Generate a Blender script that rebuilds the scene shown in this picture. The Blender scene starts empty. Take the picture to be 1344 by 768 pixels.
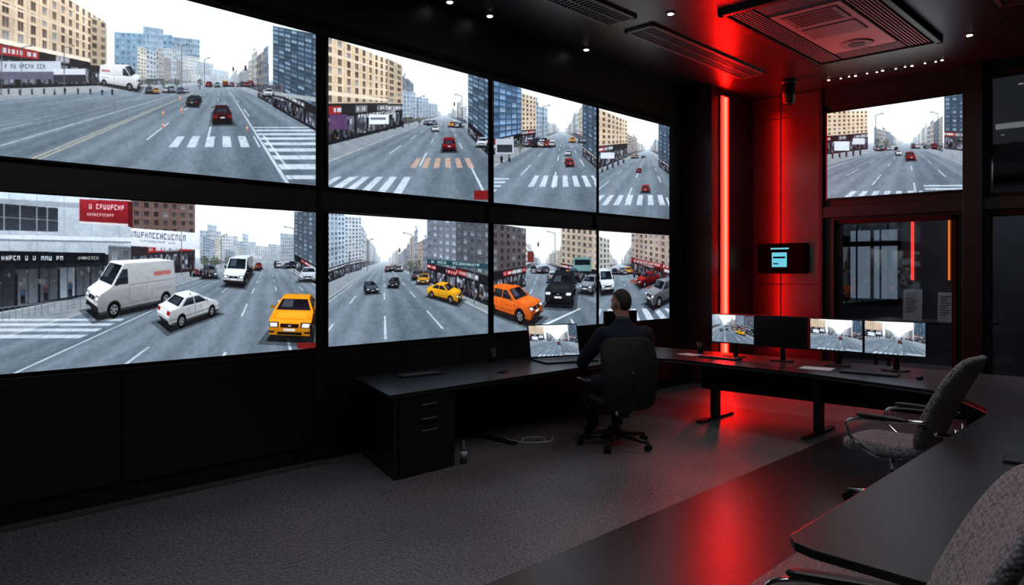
import bpy, bmesh, math, numpy as np, random
from mathutils import Vector, Matrix
random.seed(4)
S=bpy.context.scene
try:
    S.view_settings.view_transform='Standard'
except Exception: pass

# ------------------------------------------------------------------ materials
def mat(name,col,rough=.5,metal=0.,spec=.5,coat=0.,bump=0.,bscale=80.,var=0.,emit=None,es=0.):
    m=bpy.data.materials.new(name); m.use_nodes=True
    nt=m.node_tree; b=nt.nodes['Principled BSDF']
    b.inputs['Base Color'].default_value=(*col,1); b.inputs['Roughness'].default_value=rough
    b.inputs['Metallic'].default_value=metal; b.inputs['Specular IOR Level'].default_value=spec
    b.inputs['Coat Weight'].default_value=coat
    if bump>0 or var>0:
        tc=nt.nodes.new('ShaderNodeTexCoord'); n=nt.nodes.new('ShaderNodeTexNoise')
        n.inputs['Scale'].default_value=bscale; n.inputs['Detail'].default_value=3
        nt.links.new(tc.outputs['Object'],n.inputs['Vector'])
        if bump>0:
            bp=nt.nodes.new('ShaderNodeBump'); bp.inputs['Strength'].default_value=bump; bp.inputs['Distance'].default_value=.01
            nt.links.new(n.outputs['Fac'],bp.inputs['Height']); nt.links.new(bp.outputs['Normal'],b.inputs['Normal'])
        if var>0:
            r=nt.nodes.new('ShaderNodeMapRange'); r.inputs[3].default_value=1-var; r.inputs[4].default_value=1+var
            r.inputs[1].default_value=.3; r.inputs[2].default_value=.7
            nt.links.new(n.outputs['Fac'],r.inputs[0])
            mx=nt.nodes.new('ShaderNodeVectorMath'); mx.operation='SCALE'; mx.inputs[0].default_value=col
            nt.links.new(r.outputs[0],mx.inputs['Scale']); nt.links.new(mx.outputs[0],b.inputs['Base Color'])
    if emit:
        b.inputs['Emission Color'].default_value=(*emit,1); b.inputs['Emission Strength'].default_value=es
    return m
M={}
M['wall']=mat('dark_wall',(.010,.010,.012),.42,spec=.35,var=.2,bscale=3)
M['panel']=mat('dark_panel',(.009,.009,.0105),.34,spec=.35,var=.15,bscale=2)
M['farwall']=mat('far_room_wall',(.035,.035,.042),.5,var=.2,bscale=2)
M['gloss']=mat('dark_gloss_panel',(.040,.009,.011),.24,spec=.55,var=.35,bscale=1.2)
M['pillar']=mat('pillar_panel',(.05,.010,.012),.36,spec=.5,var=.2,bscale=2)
M['black']=mat('black_plastic',(.008,.008,.009),.35,spec=.4)
M['blackm']=mat('black_matte',(.006,.006,.007),.7,spec=.2)
M['ink']=mat('flat_black',(.003,.003,.0035),.9,spec=.0)
M['bezel']=mat('bezel',(.005,.005,.006),.22,spec=.45)
M['desk']=mat('desk_laminate',(.024,.025,.029),.31,spec=.55,bump=.03,bscale=300,var=.1)
M['deskedge']=mat('desk_edge',(.010,.010,.011),.3)
M['cab']=mat('cabinet_laminate',(.010,.010,.012),.4,spec=.4)
M['chrome']=mat('chrome',(.75,.75,.77),.12,metal=1)
M['grey']=mat('grey_metal',(.10,.10,.105),.45,metal=.3)
M['ac']=mat('ac_plastic',(.46,.46,.47),.45)
M['acg']=mat('ac_grille',(.26,.26,.27),.45)
M['acd']=mat('ac_dark',(.02,.02,.022),.5)
M['suit']=mat('suit_cloth',(.014,.017,.027),.85,spec=.2,bump=.15,bscale=150)
M['skin']=mat('skin',(.42,.21,.14),.5,var=.1,bscale=30)
M['hair']=mat('hair',(.018,.011,.008),.6,bump=.8,bscale=120)
M['shirt']=mat('shirt',(.06,.065,.08),.8)
M['eye']=mat('eye',(.03,.02,.02),.2)
M['lip']=mat('lip',(.30,.10,.08),.5)
M['paper']=mat('paper',(.8,.8,.82),.8)
M['white']=mat('white_plastic',(.5,.5,.52),.5)
M['lamp']=mat('lamp_lens',(1,1,1),.5,emit=(1,.95,.88),es=6)
M['led']=mat('led_dot',(1,1,1),.5,emit=(1,.9,.8),es=2)
M['red']=mat('red_neon',(.2,.0,.0),.5,emit=(1,.0018,.0010),es=72)
M['redcore']=mat('red_neon_core',(.2,.0,.0),.5,emit=(1,.035,.02),es=12)
M['red2']=mat('red_neon_small',(.2,.0,.0),.5,emit=(1,.03,.02),es=3)
M['orange2']=mat('orange_neon_small',(.2,.1,.0),.5,emit=(1,.22,.03),es=1.2)
M['lcd']=mat('lcd_lit',(.0,.0,.0),.9,spec=0,emit=(.16,.62,.78),es=1)
M['dimwin']=mat('dim_window',(.05,.06,.08),.3,emit=(.14,.19,.24),es=.9)
M['coffee']=mat('coffee',(.05,.02,.01),.2)
M['meshb']=mat('chair_fabric_black',(.010,.010,.011),.6,spec=.25,bump=.3,bscale=120)

def fabric():
    m=bpy.data.materials.new('chair_fabric'); m.use_nodes=True; nt=m.node_tree; b=nt.nodes['Principled BSDF']; N=nt.nodes.new; L=nt.links.new
    tc=N('ShaderNodeTexCoord'); v=N('ShaderNodeTexVoronoi'); v.inputs['Scale'].default_value=80; v.inputs['Randomness'].default_value=.6; L(tc.outputs['Object'],v.inputs['Vector'])
    n=N('ShaderNodeTexNoise'); n.inputs['Scale'].default_value=35; n.inputs['Detail'].default_value=5; L(tc.outputs['Object'],n.inputs['Vector'])
    a=N('ShaderNodeMath'); a.operation='MULTIPLY'; L(v.outputs['Distance'],a.inputs[0]); L(n.outputs['Fac'],a.inputs[1])
    r=N('ShaderNodeValToRGB'); r.color_ramp.elements[0].position=.08; r.color_ramp.elements[1].position=.40
    r.color_ramp.elements[0].color=(.26,.245,.265,1); r.color_ramp.elements[1].color=(.034,.032,.037,1); L(a.outputs[0],r.inputs[0]); L(r.outputs[0],b.inputs['Base Color'])
    bp=N('ShaderNodeBump'); bp.inputs['Strength'].default_value=.8; bp.inputs['Distance'].default_value=.004; bp.invert=True; L(v.outputs['Distance'],bp.inputs['Height']); L(bp.outputs[0],b.inputs['Normal'])
    b.inputs['Roughness'].default_value=.8; b.inputs['Sheen Weight'].default_value=.25
    return m
M['mesh']=fabric()
def glassmat():
    m=bpy.data.materials.new('window_glass'); m.use_nodes=True; nt=m.node_tree; nt.nodes.clear()
    o=nt.nodes.new('ShaderNodeOutputMaterial'); t=nt.nodes.new('ShaderNodeBsdfTransparent'); g=nt.nodes.new('ShaderNodeBsdfGlossy')
    t.inputs[0].default_value=(.8,.81,.83,1); g.inputs['Roughness'].default_value=.02
    f=nt.nodes.new('ShaderNodeFresnel'); f.inputs[0].default_value=1.5
    mx=nt.nodes.new('ShaderNodeMixShader'); nt.links.new(f.outputs[0],mx.inputs[0]); nt.links.new(t.outputs[0],mx.inputs[1]); nt.links.new(g.outputs[0],mx.inputs[2]); nt.links.new(mx.outputs[0],o.inputs[0])
    return m
M['glass']=glassmat()

def floormat():
    m=bpy.data.materials.new('carpet_floor'); m.use_nodes=True; nt=m.node_tree; b=nt.nodes['Principled BSDF']
    N=nt.nodes.new; L=nt.links.new
    tc=N('ShaderNodeTexCoord'); sx=N('ShaderNodeSeparateXYZ'); L(tc.outputs['Object'],sx.inputs[0])
    g=N('ShaderNodeMath'); g.operation='GREATER_THAN'; g.inputs[1].default_value=2.9; L(sx.outputs[0],g.inputs[0])
    l=N('ShaderNodeMath'); l.operation='LESS_THAN'; l.inputs[1].default_value=3.9; L(sx.outputs[0],l.inputs[0])
    mk=N('ShaderNodeMath'); mk.operation='MULTIPLY'; L(g.outputs[0],mk.inputs[0]); L(l.outputs[0],mk.inputs[1])
    v=N('ShaderNodeTexVoronoi'); v.inputs['Scale'].default_value=38; L(tc.outputs['Object'],v.inputs['Vector'])
    n=N('ShaderNodeTexNoise'); n.inputs['Scale'].default_value=60; n.inputs['Detail'].default_value=6; n.inputs['Roughness'].default_value=.75; L(tc.outputs['Object'],n.inputs['Vector'])
    n2=N('ShaderNodeTexNoise'); n2.inputs['Scale'].default_value=1.2; n2.inputs['Detail'].default_value=3; L(tc.outputs['Object'],n2.inputs['Vector'])
    r=N('ShaderNodeValToRGB'); r.color_ramp.elements[0].color=(.006,.0055,.0065,1); r.color_ramp.elements[1].color=(.30,.275,.295,1)
    r.color_ramp.elements[0].position=.38; r.color_ramp.elements[1].position=.66; L(n.outputs['Fac'],r.inputs[0])
    mr=N('ShaderNodeMapRange'); mr.inputs[1].default_value=.3; mr.inputs[2].default_value=.7; mr.inputs[3].default_value=.8; mr.inputs[4].default_value=1.2; L(n2.outputs['Fac'],mr.inputs[0])
    vm=N('ShaderNodeVectorMath'); vm.operation='SCALE'; L(r.outputs[0],vm.inputs[0]); L(mr.outputs[0],vm.inputs['Scale'])
    mx=N('ShaderNodeMix'); mx.data_type='RGBA'; L(mk.outputs[0],mx.inputs[0]); L(vm.outputs[0],mx.inputs[6]); mx.inputs[7].default_value=(.024,.023,.026,1)
    L(mx.outputs[2],b.inputs['Base Color'])
    rr=N('ShaderNodeMapRange'); rr.inputs[3].default_value=.42; rr.inputs[4].default_value=.31; L(mk.outputs[0],rr.inputs[0]); L(rr.outputs[0],b.inputs['Roughness'])
    bs=N('ShaderNodeMapRange'); bs.inputs[3].default_value=.5; bs.inputs[4].default_value=.08; L(mk.outputs[0],bs.inputs[0])
    bp=N('ShaderNodeBump'); bp.inputs['Distance'].default_value=.006; L(bs.outputs[0],bp.inputs['Strength']); L(v.outputs['Distance'],bp.inputs['Height']); L(bp.outputs[0],b.inputs['Normal'])
    b.inputs['Specular IOR Level'].default_value=.85
    return m
M['floor']=floormat()
def ceilmat():
    m=mat('ceiling_panel',(.014,.014,.016),.34,spec=.55); nt=m.node_tree; b=nt.nodes['Principled BSDF']
    tc=nt.nodes.new('ShaderNodeTexCoord'); br=nt.nodes.new('ShaderNodeTexBrick')
    br.offset=0; br.inputs['Scale'].default_value=1; br.inputs['Brick Width'].default_value=1.35; br.inputs['Row Height'].default_value=1.35
    br.inputs['Mortar Size'].default_value=.012; br.inputs['Color1'].default_value=(.017,.016,.018,1); br.inputs['Color2'].default_value=(.020,.019,.021,1); br.inputs['Mortar'].default_value=(.002,.002,.002,1)
    nt.links.new(tc.outputs['Object'],br.inputs['Vector']); nt.links.new(br.outputs['Color'],b.inputs['Base Color'])
    return m
M['ceil']=ceilmat()

# ------------------------------------------------------------------ builder
def smooth_path(pts,n=6):
    P=[Vector(p) for p in pts]; P=[2*P[0]-P[1]]+P+[2*P[-1]-P[-2]]; out=[]
    for i in range(1,len(P)-2):
        for k in range(n):
            t=k/n; a,b,c,d=P[i-1],P[i],P[i+1],P[i+2]
            out.append(.5*((2*b)+(c-a)*t+(2*a-5*b+4*c-d)*t*t+(3*b-a-3*c+d)*t**3))
    out.append(P[-2]); return out
class B:
    def __init__(s,name): s.name=name; s.bm=bmesh.new(); s.mats=[]
    def mi(s,m):
        if m not in s.mats: s.mats.append(m)
        return s.mats.index(m)
    def _f(s,vs,m,sm=False):
        try:
            f=s.bm.faces.new(vs); f.material_index=s.mi(m); f.smooth=sm; return f
        except ValueError: return None
    def prism(s,poly,z0,z1,m,bev=0,mside=None):
        a=[s.bm.verts.new((x,y,z0)) for x,y in poly]; b=[s.bm.verts.new((x,y,z1)) for x,y in poly]
        fs=[s._f(a[::-1],m),s._f(b,m)]; n=len(poly)
        for i in range(n): fs.append(s._f([a[i],a[(i+1)%n],b[(i+1)%n],b[i]],mside or m))
        if bev>0:
            es=list({e for f in fs if f for e in f.edges})
            bmesh.ops.bevel(s.bm,geom=es,offset=bev,segments=2,affect='EDGES',profile=.6)
    def box(s,x0,x1,y0,y1,z0,z1,m,bev=0):
        s.prism([(x0,y0),(x1,y0),(x1,y1),(x0,y1)],z0,z1,m,bev)
    def tube(s,pts,rad,m,seg=12):
        P=[Vector(p) for p in pts]; n=len(P)
        if not hasattr(rad,'__len__'): rad=[rad]*n
        elif len(rad)!=n:
            rad=[float(np.interp(i/(n-1),np.linspace(0,1,len(rad)),rad)) for i in range(n)]
        T=[(P[min(i+1,n-1)]-P[max(i-1,0)]).normalized() for i in range(n)]
        u=T[0].orthogonal().normalized(); rings=[]
        for i in range(n):
            u=(u-T[i]*u.dot(T[i])).normalized(); w=T[i].cross(u)
            rings.append([s.bm.verts.new(P[i]+rad[i]*(math.cos(2*math.pi*k/seg)*u+math.sin(2*math.pi*k/seg)*w)) for k in range(seg)])
        for i in range(n-1):
            for k in range(seg): s._f([rings[i][k],rings[i][(k+1)%seg],rings[i+1][(k+1)%seg],rings[i+1][k]],m,True)
        s._f(rings[0][::-1],m); s._f(rings[-1],m)
    def loft(s,rings,m,seg=24):
        R=[]
        for c,rx,ry in rings: R.append([s.bm.verts.new((c[0]+rx*math.cos(2*math.pi*k/seg),c[1]+ry*math.sin(2*math.pi*k/seg),c[2])) for k in range(seg)])
        for i in range(len(R)-1):
            for k in range(seg): s._f([R[i][k],R[i][(k+1)%seg],R[i+1][(k+1)%seg],R[i+1][k]],m,True)
        s._f(R[0][::-1],m); s._f(R[-1],m)
    def cyl(s,c,r,h,m,axis='z',seg=24,r2=None):
        d={'x':Vector((h,0,0)),'y':Vector((0,h,0)),'z':Vector((0,0,h))}[axis]
        s.tube([Vector(c),Vector(c)+d],[r,r if r2 is None else r2],m,seg)
    def sup(s,fn,a,b,c,e1,e2,m,nl=14,no=40):
        cp=lambda v,e:math.copysign(abs(v)**e,v)
        rows=[]
        top=s.bm.verts.new(fn(0,0,c)); bot=s.bm.verts.new(fn(0,0,-c))
        for i in range(1,nl):
            ph=math.pi/2-math.pi*i/nl; row=[]
            for k in range(no):
                th=2*math.pi*k/no; cc=cp(math.cos(ph),e1)
                row.append(s.bm.verts.new(fn(a*cc*cp(math.cos(th),e2),b*cc*cp(math.sin(th),e2),c*cp(math.sin(ph),e1))))
            rows.append(row)
        for k in range(no):
            s._f([top,rows[0][k],rows[0][(k+1)%no]],m,True); s._f([bot,rows[-1][(k+1)%no],rows[-1][k]],m,True)
            for i in range(len(rows)-1): s._f([rows[i][k],rows[i+1][k],rows[i+1][(k+1)%no],rows[i][(k+1)%no]],m,True)
    def ell(s,c,r,m,rotz=0):
        R=Matrix.Rotation(rotz,3,'Z'); c=Vector(c)
        s.sup(lambda x,y,z:c+R@Vector((x,y,z)),r[0],r[1],r[2],1,1,m,12,20)
    def quad(s,pts,m,uv=True):
        vs=[s.bm.verts.new(p) for p in pts]; f=s._f(vs,m); l=s.bm.loops.layers.uv.verify()
        for lp,c in zip(f.loops,[(0,0),(1,0),(1,1),(0,1)]): lp[l].uv=c
    def done(s,loc=(0,0,0),rz=0,parent=None,norm=True,rx=0):
        if norm: bmesh.ops.recalc_face_normals(s.bm,faces=s.bm.faces)
        me=bpy.data.meshes.new(s.name); s.bm.to_mesh(me); s.bm.free()
        for k in s.mats: me.materials.append(k if not isinstance(k,str) else M[k])
        o=bpy.data.objects.new(s.name,me); S.collection.objects.link(o); o.location=loc; o.rotation_euler=(rx,0,rz)
        if parent: o.parent=parent
        return o

# ------------------------------------------------------------------ screen pictures (numpy painted video frames)
def homog(src,dst):
    A=[];b=[]
    for (x,y),(u,v) in zip(src,dst):
        A.append([x,y,1,0,0,0,-u*x,-u*y]); b.append(u); A.append([0,0,0,x,y,1,-v*x,-v*y]); b.append(v)
    h=np.linalg.solve(np.array(A,float),np.array(b,float)); return np.append(h,1).reshape(3,3)
UNIT=[(0,0),(1,0),(1,1),(0,1)]
def h2(i,j,s=0): 
    x=np.sin(i*127.1+j*311.7+s*74.7)*43758.5453; return x-np.floor(x)
def vnoise(x,y,s=0):
    i=np.floor(x); j=np.floor(y); f=x-i; g=y-j; f=f*f*(3-2*f); g=g*g*(3-2*g)
    return (h2(i,j,s)*(1-f)+h2(i+1,j,s)*f)*(1-g)+(h2(i,j+1,s)*(1-f)+h2(i+1,j+1,s)*f)*g
def chaikin(pts,n=2,k=.20):
    for _ in range(n):
        q=[]
        for i in range(len(pts)):
            a,b=pts[i],pts[(i+1)%len(pts)]
            q+= [(a[0]*(1-k)+b[0]*k,a[1]*(1-k)+b[1]*k),(a[0]*k+b[0]*(1-k),a[1]*k+b[1]*(1-k))]
        pts=q
    return pts
KINDS={
 'sedan':dict(pr=[(-2.2,.30),(-2.30,.60),(-2.20,.93),(-1.62,1.0),(-.90,1.40),(.30,1.43),(1.10,.98),(2.0,.84),(2.28,.60),(2.22,.26)],W=.90,Wr=.66,zb=.98,zr=1.43,wl=1.40,wr=.34),
 'suv':dict(pr=[(-2.2,.36),(-2.28,.75),(-2.24,1.06),(-2.18,1.12),(-1.80,1.64),(.20,1.69),(1.0,1.12),(1.98,1.02),(2.26,.78),(2.2,.32)],W=.93,Wr=.72,zb=1.1,zr=1.69,wl=1.40,wr=.39),
 'van':dict(pr=[(-2.7,.36),(-2.76,1.0),(-2.76,1.45),(-2.74,1.5),(-2.66,2.45),(1.15,2.48),(2.0,1.42),(2.62,1.15),(2.80,.82),(2.72,.34)],W=1.0,Wr=.90,zb=1.45,zr=2.48,wl=1.85,wr=.38)}
class Pic:
    def __init__(p,w,h,quad,vp,hc=3.6,seed=0,road=(-8,8)):
        p.w,p.h=w,h; W,Hh=w*2,h*2; p.W2,p.H2=W,Hh
        s,t=np.meshgrid((np.arange(W)+.5)/W,(np.arange(Hh)+.5)/Hh)
        H=homog(UNIT,quad); p.Hi=np.linalg.inv(H); d=H[2,0]*s+H[2,1]*t+1
        p.U=(H[0,0]*s+H[0,1]*t+H[0,2])/d; p.V=(H[1,0]*s+H[1,1]*t+H[1,2])/d
        p.vp=vp; p.hc=hc; p.seed=seed; p.rng=np.random.RandomState(seed)
        p.img=np.zeros((Hh,W,3)); k=np.clip((vp[1]-p.V)/130,0,1)[...,None]
        p.img[:]=np.array([.95,.965,.975])*(1-k)+np.array([.86,.91,.95])*k
        p.img+=.03*(vnoise(p.U/40,p.V/14,3)-.5)[...,None]
        g=p.V>vp[1]; dv=np.maximum(p.V-vp[1],.3); p.Z=200*hc/dv; p.X=(p.U-vp[0])/200*p.Z; p.g=g; p.dv=dv
        hz=np.exp(-p.Z/130)[...,None]
        base=np.array([.405,.455,.500])+.04*(vnoise(p.X*5,p.Z*2)-.5)[...,None]+.10*(vnoise(p.X*.5,p.Z*.10,5)-.5)[...,None]+.03*np.sin(p.X*3.6+.7)[...,None]
        base=base+.04*(h2(np.floor(p.X*14),np.floor(p.Z*7))-.5)[...,None]
        sw=((p.X<road[0])|(p.X>road[1]))[...,None]; base=np.where(sw,np.array([.54,.565,.59])-.05*((np.floor(p.X)+np.floor(p.Z))%2)[...,None]+.06*(vnoise(p.X*2,p.Z*2,2)-.5)[...,None],base)
        cb=((abs(p.X-road[0])<.12)|(abs(p.X-road[1])<.12))[...,None]; base=np.where(cb,.68,base)
        base=base*hz+np.array([.74,.775,.81])*(1-hz); p.img=np.where(g[...,None],base,p.img)
    def mark(p,cond,c=(.84,.87,.90),a=.85):
        m=p.g&cond; aa=(a*(.65+.35*np.clip(vnoise(p.X[m]*6,p.Z[m]*4,8)*2,0,1)))[:,None]; p.img[m]=p.img[m]*(1-aa)+np.array(c)*aa
    def line(p,x,dash=True,w=.07,c=(.84,.87,.90),ph=0,per=9,z0=0,z1=140):
        m=(abs(p.X-x)<w)&(p.Z>z0)&(p.Z<z1)
        if dash: m&=((p.Z+ph)%per)<per*.42
        p.mark(m,c,.85)
    def zebra(p,x0,x1,z0,z1,per=.9,along=True,c=(.84,.87,.90)):
        q=p.X if along else p.Z
        p.mark((p.X>x0)&(p.X<x1)&(p.Z>z0)&(p.Z<z1)&((q%per)<per*.5),c)
    def idx(p,pts):
        a=np.array(pts,float); x0,x1,y0,y1=a[:,0].min(),a[:,0].max(),a[:,1].min(),a[:,1].max()
        c=np.array([(x0,y0,1),(x1,y0,1),(x1,y1,1),(x0,y1,1)]).T; q=p.Hi@c; s=q[0]/q[2]; t=q[1]/q[2]
        c0=max(0,int(s.min()*p.W2)-2); c1=min(p.W2,int(s.max()*p.W2)+3); r0=max(0,int(t.min()*p.H2)-2); r1=min(p.H2,int(t.max()*p.H2)+3)
        if c1<=c0 or r1<=r0: return (np.zeros(0,int),np.zeros(0,int))
        U=p.U[r0:r1,c0:c1]; V=p.V[r0:r1,c0:c1]; I=np.nonzero((U>=x0)&(U<=x1)&(V>=y0)&(V<=y1))
        return (I[0]+r0,I[1]+c0)
    def poly(p,pts,c,a=1.,gr=0.,r=False):
        if r: pts=chaikin(pts)
        I=p.idx(pts); 
        if len(I[0])==0: return
        x=p.U[I]; y=p.V[I]; ins=np.zeros(len(x),bool); n=len(pts)
        for i in range(n):
            x1,y1=pts[i]; x2,y2=pts[(i+1)%n]
            if y1==y2: continue
            ins^=((y1>y)!=(y2>y))&(x<(x2-x1)*(y-y1)/(y2-y1)+x1)
        J=(I[0][ins],I[1][ins]); cc=np.array(c)[None,:]*np.ones((len(J[0]),1))
        if gr and len(J[0]):
            ys=[q[1] for q in pts]; t=(y[ins]-min(ys))/(max(ys)-min(ys)+1e-6); cc=cc*(1+gr*(.5-t))[:,None]
        p.img[J]=p.img[J]*(1-a)+np.clip(cc,0,1)*a
    def elp(p,cx,cy,rx,ry,c,a=1.):
        p.poly([(cx+rx*math.cos(k*math.pi/10),cy+ry*math.sin(k*math.pi/10)) for k in range(20)],c,a)
    def fac(p,q,col,nx,ny,win=(.25,.30,.36),gnd=.0,haze=0.,gcol=(.13,.13,.15),sgn=(.75,.75,.78),wf=(.27,.73,.2,.78)):
        I=p.idx(q)
        if len(I[0])==0: return
        H=homog(q,UNIT); x=p.U[I]; y=p.V[I]; d=H[2,0]*x+H[2,1]*y+1
        s=(H[0,0]*x+H[0,1]*y+H[0,2])/d; t=(H[1,0]*x+H[1,1]*y+H[1,2])/d
        k=(s>=0)&(s<=1)&(t>=0)&(t<=1); s=s[k];t=t[k]; J=(I[0][k],I[1][k]); X=x[k];Y=y[k]
        if len(s)==0: return
        sd=p.seed+nx*3+ny
        tt=t/(1-gnd) if gnd<1 else t
        i=np.floor(s*nx); j=np.floor(tt*ny); fs=s*nx-i; ft=tt*ny-j
        bay=h2(np.floor(s*nx/3),7,sd)
        c=np.ones((len(s),3))*np.array(col)*(.90+.10*h2(i*0,j,sd)+.10*bay)[:,None]
        c*=(1+.08*(vnoise(X/2.2,Y/2.2,sd)-.5)+.08*(vnoise(X/14,Y/10,sd)-.5)+.12*(1-t)-.06)[:,None]
        c*=np.where(ft<.07,1.10,1.)[:,None]; c*=np.where((ft>.07)&(ft<.12),.84,1.)[:,None]; c*=np.where(fs<.06,.88,1.)[:,None]
        w=(fs>wf[0])&(fs<wf[1])&(ft>wf[2])&(ft<wf[3]); hh=h2(i,j,sd+3)
        wc=np.array(win)*(.55+.75*hh)[:,None]; wc=np.where((hh>.86)[:,None],wc*.4+np.array([.55,.60,.64])*.6,wc)
        wc=wc*(1+.5*((ft-wf[2])/(wf[3]-wf[2])-.4))[:,None]
        mull=(abs(fs-(wf[0]+wf[1])/2)<.03)[:,None]; wc=np.where(mull,wc*.5+np.array(col)*.5,wc)
        c=np.where(w[:,None],wc*.85+c*.15,c)
        if gnd>0:
            gm=t>1-gnd; gt=(t-(1-gnd))/gnd; gi=np.floor(s*nx*.6); gf=s*nx*.6-gi
            gc=np.ones((len(s),3))*np.array(gcol); rr=h2(gi,5,sd)
            gl=(gt>.35)&(gt<.9)&(gf>.1)&(gf<.9); gv=vnoise(s*nx*4,gt*6,sd+1)
            gc=np.where(gl[:,None],np.array([.24,.25,.28])*(.3+1.6*gv)[:,None]+np.where(h2(np.floor(s*nx*5),np.floor(gt*7),sd)>.86,.3,0.)[:,None],gc)
            sg=(gt>.06)&(gt<.27)&(rr>.35); tx=(h2(np.floor(s*nx*9),1,sd)>.45)&(gt>.11)&(gt<.22)
            sc=np.where((rr>.85)[:,None],np.array([.60,.15,.15]),np.array(sgn)*(.25+.5*rr)[:,None])
            gc=np.where(sg[:,None],sc,gc); gc=np.where((sg&tx)[:,None],np.array(sgn),gc)
            c=np.where(gm[:,None],gc,c)
        c=c*(1-haze)+np.array([.82,.855,.885])*haze
        p.img[J]=np.clip(c,0,1)
    def canyon(p,u0,mb,mt,n=9,r=.72,cols=None,gnd=.3,h0=.0):
        vx,vy=p.vp; cols=cols or [(.66,.62,.58),(.50,.53,.57),(.74,.70,.64),(.44,.48,.54),(.60,.55,.52),(.70,.72,.74)]
        us=[vx+(u0-vx)*r**i for i in range(n+1)]
        for i in reversed(range(n)):
            a,b=us[i],us[i+1]*1.0; k=mt*(.5+.85*p.rng.rand()); k2=k*.97
            m=a+(b-a)*(.35+.3*p.rng.rand()); c=cols[p.rng.randint(len(cols))]; f=.85+.3*p.rng.rand()
            for (aa,bb,kk,ff) in ((m,b,k*(.8+.35*p.rng.rand()),.92),(a,m,k,1.)):
                q=[(aa,vy-abs(aa-vx)*kk),(bb,vy-abs(bb-vx)*kk),(bb,vy+abs(bb-vx)*mb),(aa,vy+abs(aa-vx)*mb)]
                cc=c if ff==1. else cols[p.rng.randint(len(cols))]
                p.fac(q,[min(1,x*f*ff) for x in cc],p.rng.randint(2,6),p.rng.randint(4,10),gnd=gnd*.6,haze=min(.75,h0+.09*i),win=(.26,.31,.37),wf=(.2+.1*p.rng.rand(),.75,.15+.1*p.rng.rand(),.8))
            if p.rng.rand()<.5: p.rect(min(a,m)+abs(a-m)*.3,vy-abs(a-vx)*k*1.06,min(a,m)+abs(a-m)*.6,vy-abs(a-vx)*k*.97,[min(1,x*f*.8+.1) for x in c])
    # vehicles: a faceted solid, perspective-projected and shaded, fitted to a box of the frame
    def car3(p,box,deg,col,kind='sedan'):
        K=KINDS[kind]; pr=K['pr']; a=math.radians(deg); sa,ca=math.sin(a),math.cos(a); D=11.5 if kind!='van' else 13.; Hc=3.7
        def wld(l,s,z): return np.array([l*sa+s*ca,-l*ca+s*sa,z])
        cam=np.array([0,-D,Hc])
        def raw(l,s,z): q=wld(l,s,z); return q[0]/(D+q[1]),(Hc-q[2])/(D+q[1])
        def hw(l,z):
            w=K['W'] if z<=K['zb'] else K['W']+(K['Wr']-K['W'])*(z-K['zb'])/(K['zr']-K['zb'])
            e=pr[8][0]-abs(l); return w*(1 if e>.35 else .90+.10*max(0,e)/.35)
        P=[raw(l,s*hw(l,z),z) for l,z in pr for s in (-1,1)]+[raw(l,s*K['W'],0) for l in (-K['wl'],K['wl']) for s in (-1,1)]
        P=np.array(P); u0,v0=P.min(0); u1,v1=P.max(0); x0,y0,x1,y1=box
        def pj(q): 
            r=raw(*q); return (x0+(r[0]-u0)/(u1-u0)*(x1-x0), y0+(r[1]-v0)/(v1-v0)*(y1-y0))
        c=np.array(col); Lg=np.array([-.35,-.45,.82]); Lg/=np.linalg.norm(Lg); ctr=wld(-.2,0,.6)
        def nrm(pts):
            w=[wld(*q) for q in pts]; n=np.cross(w[1]-w[0],w[2]-w[0]); n/=np.linalg.norm(n)+1e-9; m=sum(w)/len(w)
            if n@(m-ctr)<0: n=-n
            return n,m
        def vis(pts): n,m=nrm(pts); return n@(cam-m)>0
        def face(pts,cl=None,al=1.,gr=0.,shade=True,cull=True):
            n,m=nrm(pts)
            if cull and n@(cam-m)<=0: return
            cl=c if cl is None else np.array(cl); f=(.55+.52*max(0,n@Lg)) if shade else 1.
            p.poly([pj(q) for q in pts],np.clip(cl*f,0,1),al,gr)
        big=(x1-x0)>16
        L=pr[8][0]
        face([(-L-.35,-1.2,0),(L+.35,-1.2,0),(L+.35,1.2,0),(-L-.35,1.2,0)],(.13,.14,.16),.45,shade=False,cull=False)
        face([(-L,-.95,0),(L,-.95,0),(L,.95,0),(-L,.95,0)],(.06,.06,.07),.8,shade=False,cull=False)
        def disc(l,s,r,cl,z=None): face([(l+r*math.cos(k*.3927),s,(K['wr'] if z is None else z)+r*math.sin(k*.3927)) for k in range(16)],cl,shade=False,cull=False)
        for l in (-K['wl'],K['wl']):
            for s in (-1,1):
                disc(l,s*K['W']*.95,K['wr'],(.04,.04,.05)); disc(l,s*K['W']*.72,K['wr'],(.04,.04,.05))
        for l in (-L*.9,L*.9): face([(l,-.8,.15),(l,.8,.15),(l,.8,.4),(l,-.8,.4)],(.05,.05,.06),shade=False,cull=False)
        def strip(i,cl=None,gr=0.,k=1.,t0=0.,t1=1.,al=1.,shade=True,s0=-1,s1=1):
            (la,za),(lb,zb)=pr[i],pr[i+1]; A=(la+(lb-la)*t0,za+(zb-za)*t0); Bq=(la+(lb-la)*t1,za+(zb-za)*t1); wa,wb=hw(*A)*k,hw(*Bq)*k
            face([(A[0],s0*wa,A[1]),(A[0],s1*wa,A[1]),(Bq[0],s1*wb,Bq[1]),(Bq[0],s0*wb,Bq[1])],cl,al,gr,shade)
        G=(.10,.12,.15)
        for i in (0,1,2,8,7,6): strip(i,gr=.15)
        if kind!='van':
            strip(6,np.minimum(c*1.12+.05,1),al=.5,k=.7,t0=.15,t1=.8); strip(2,np.minimum(c*1.1+.04,1),al=.4,k=.75,t0=.2,t1=.9)
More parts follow.
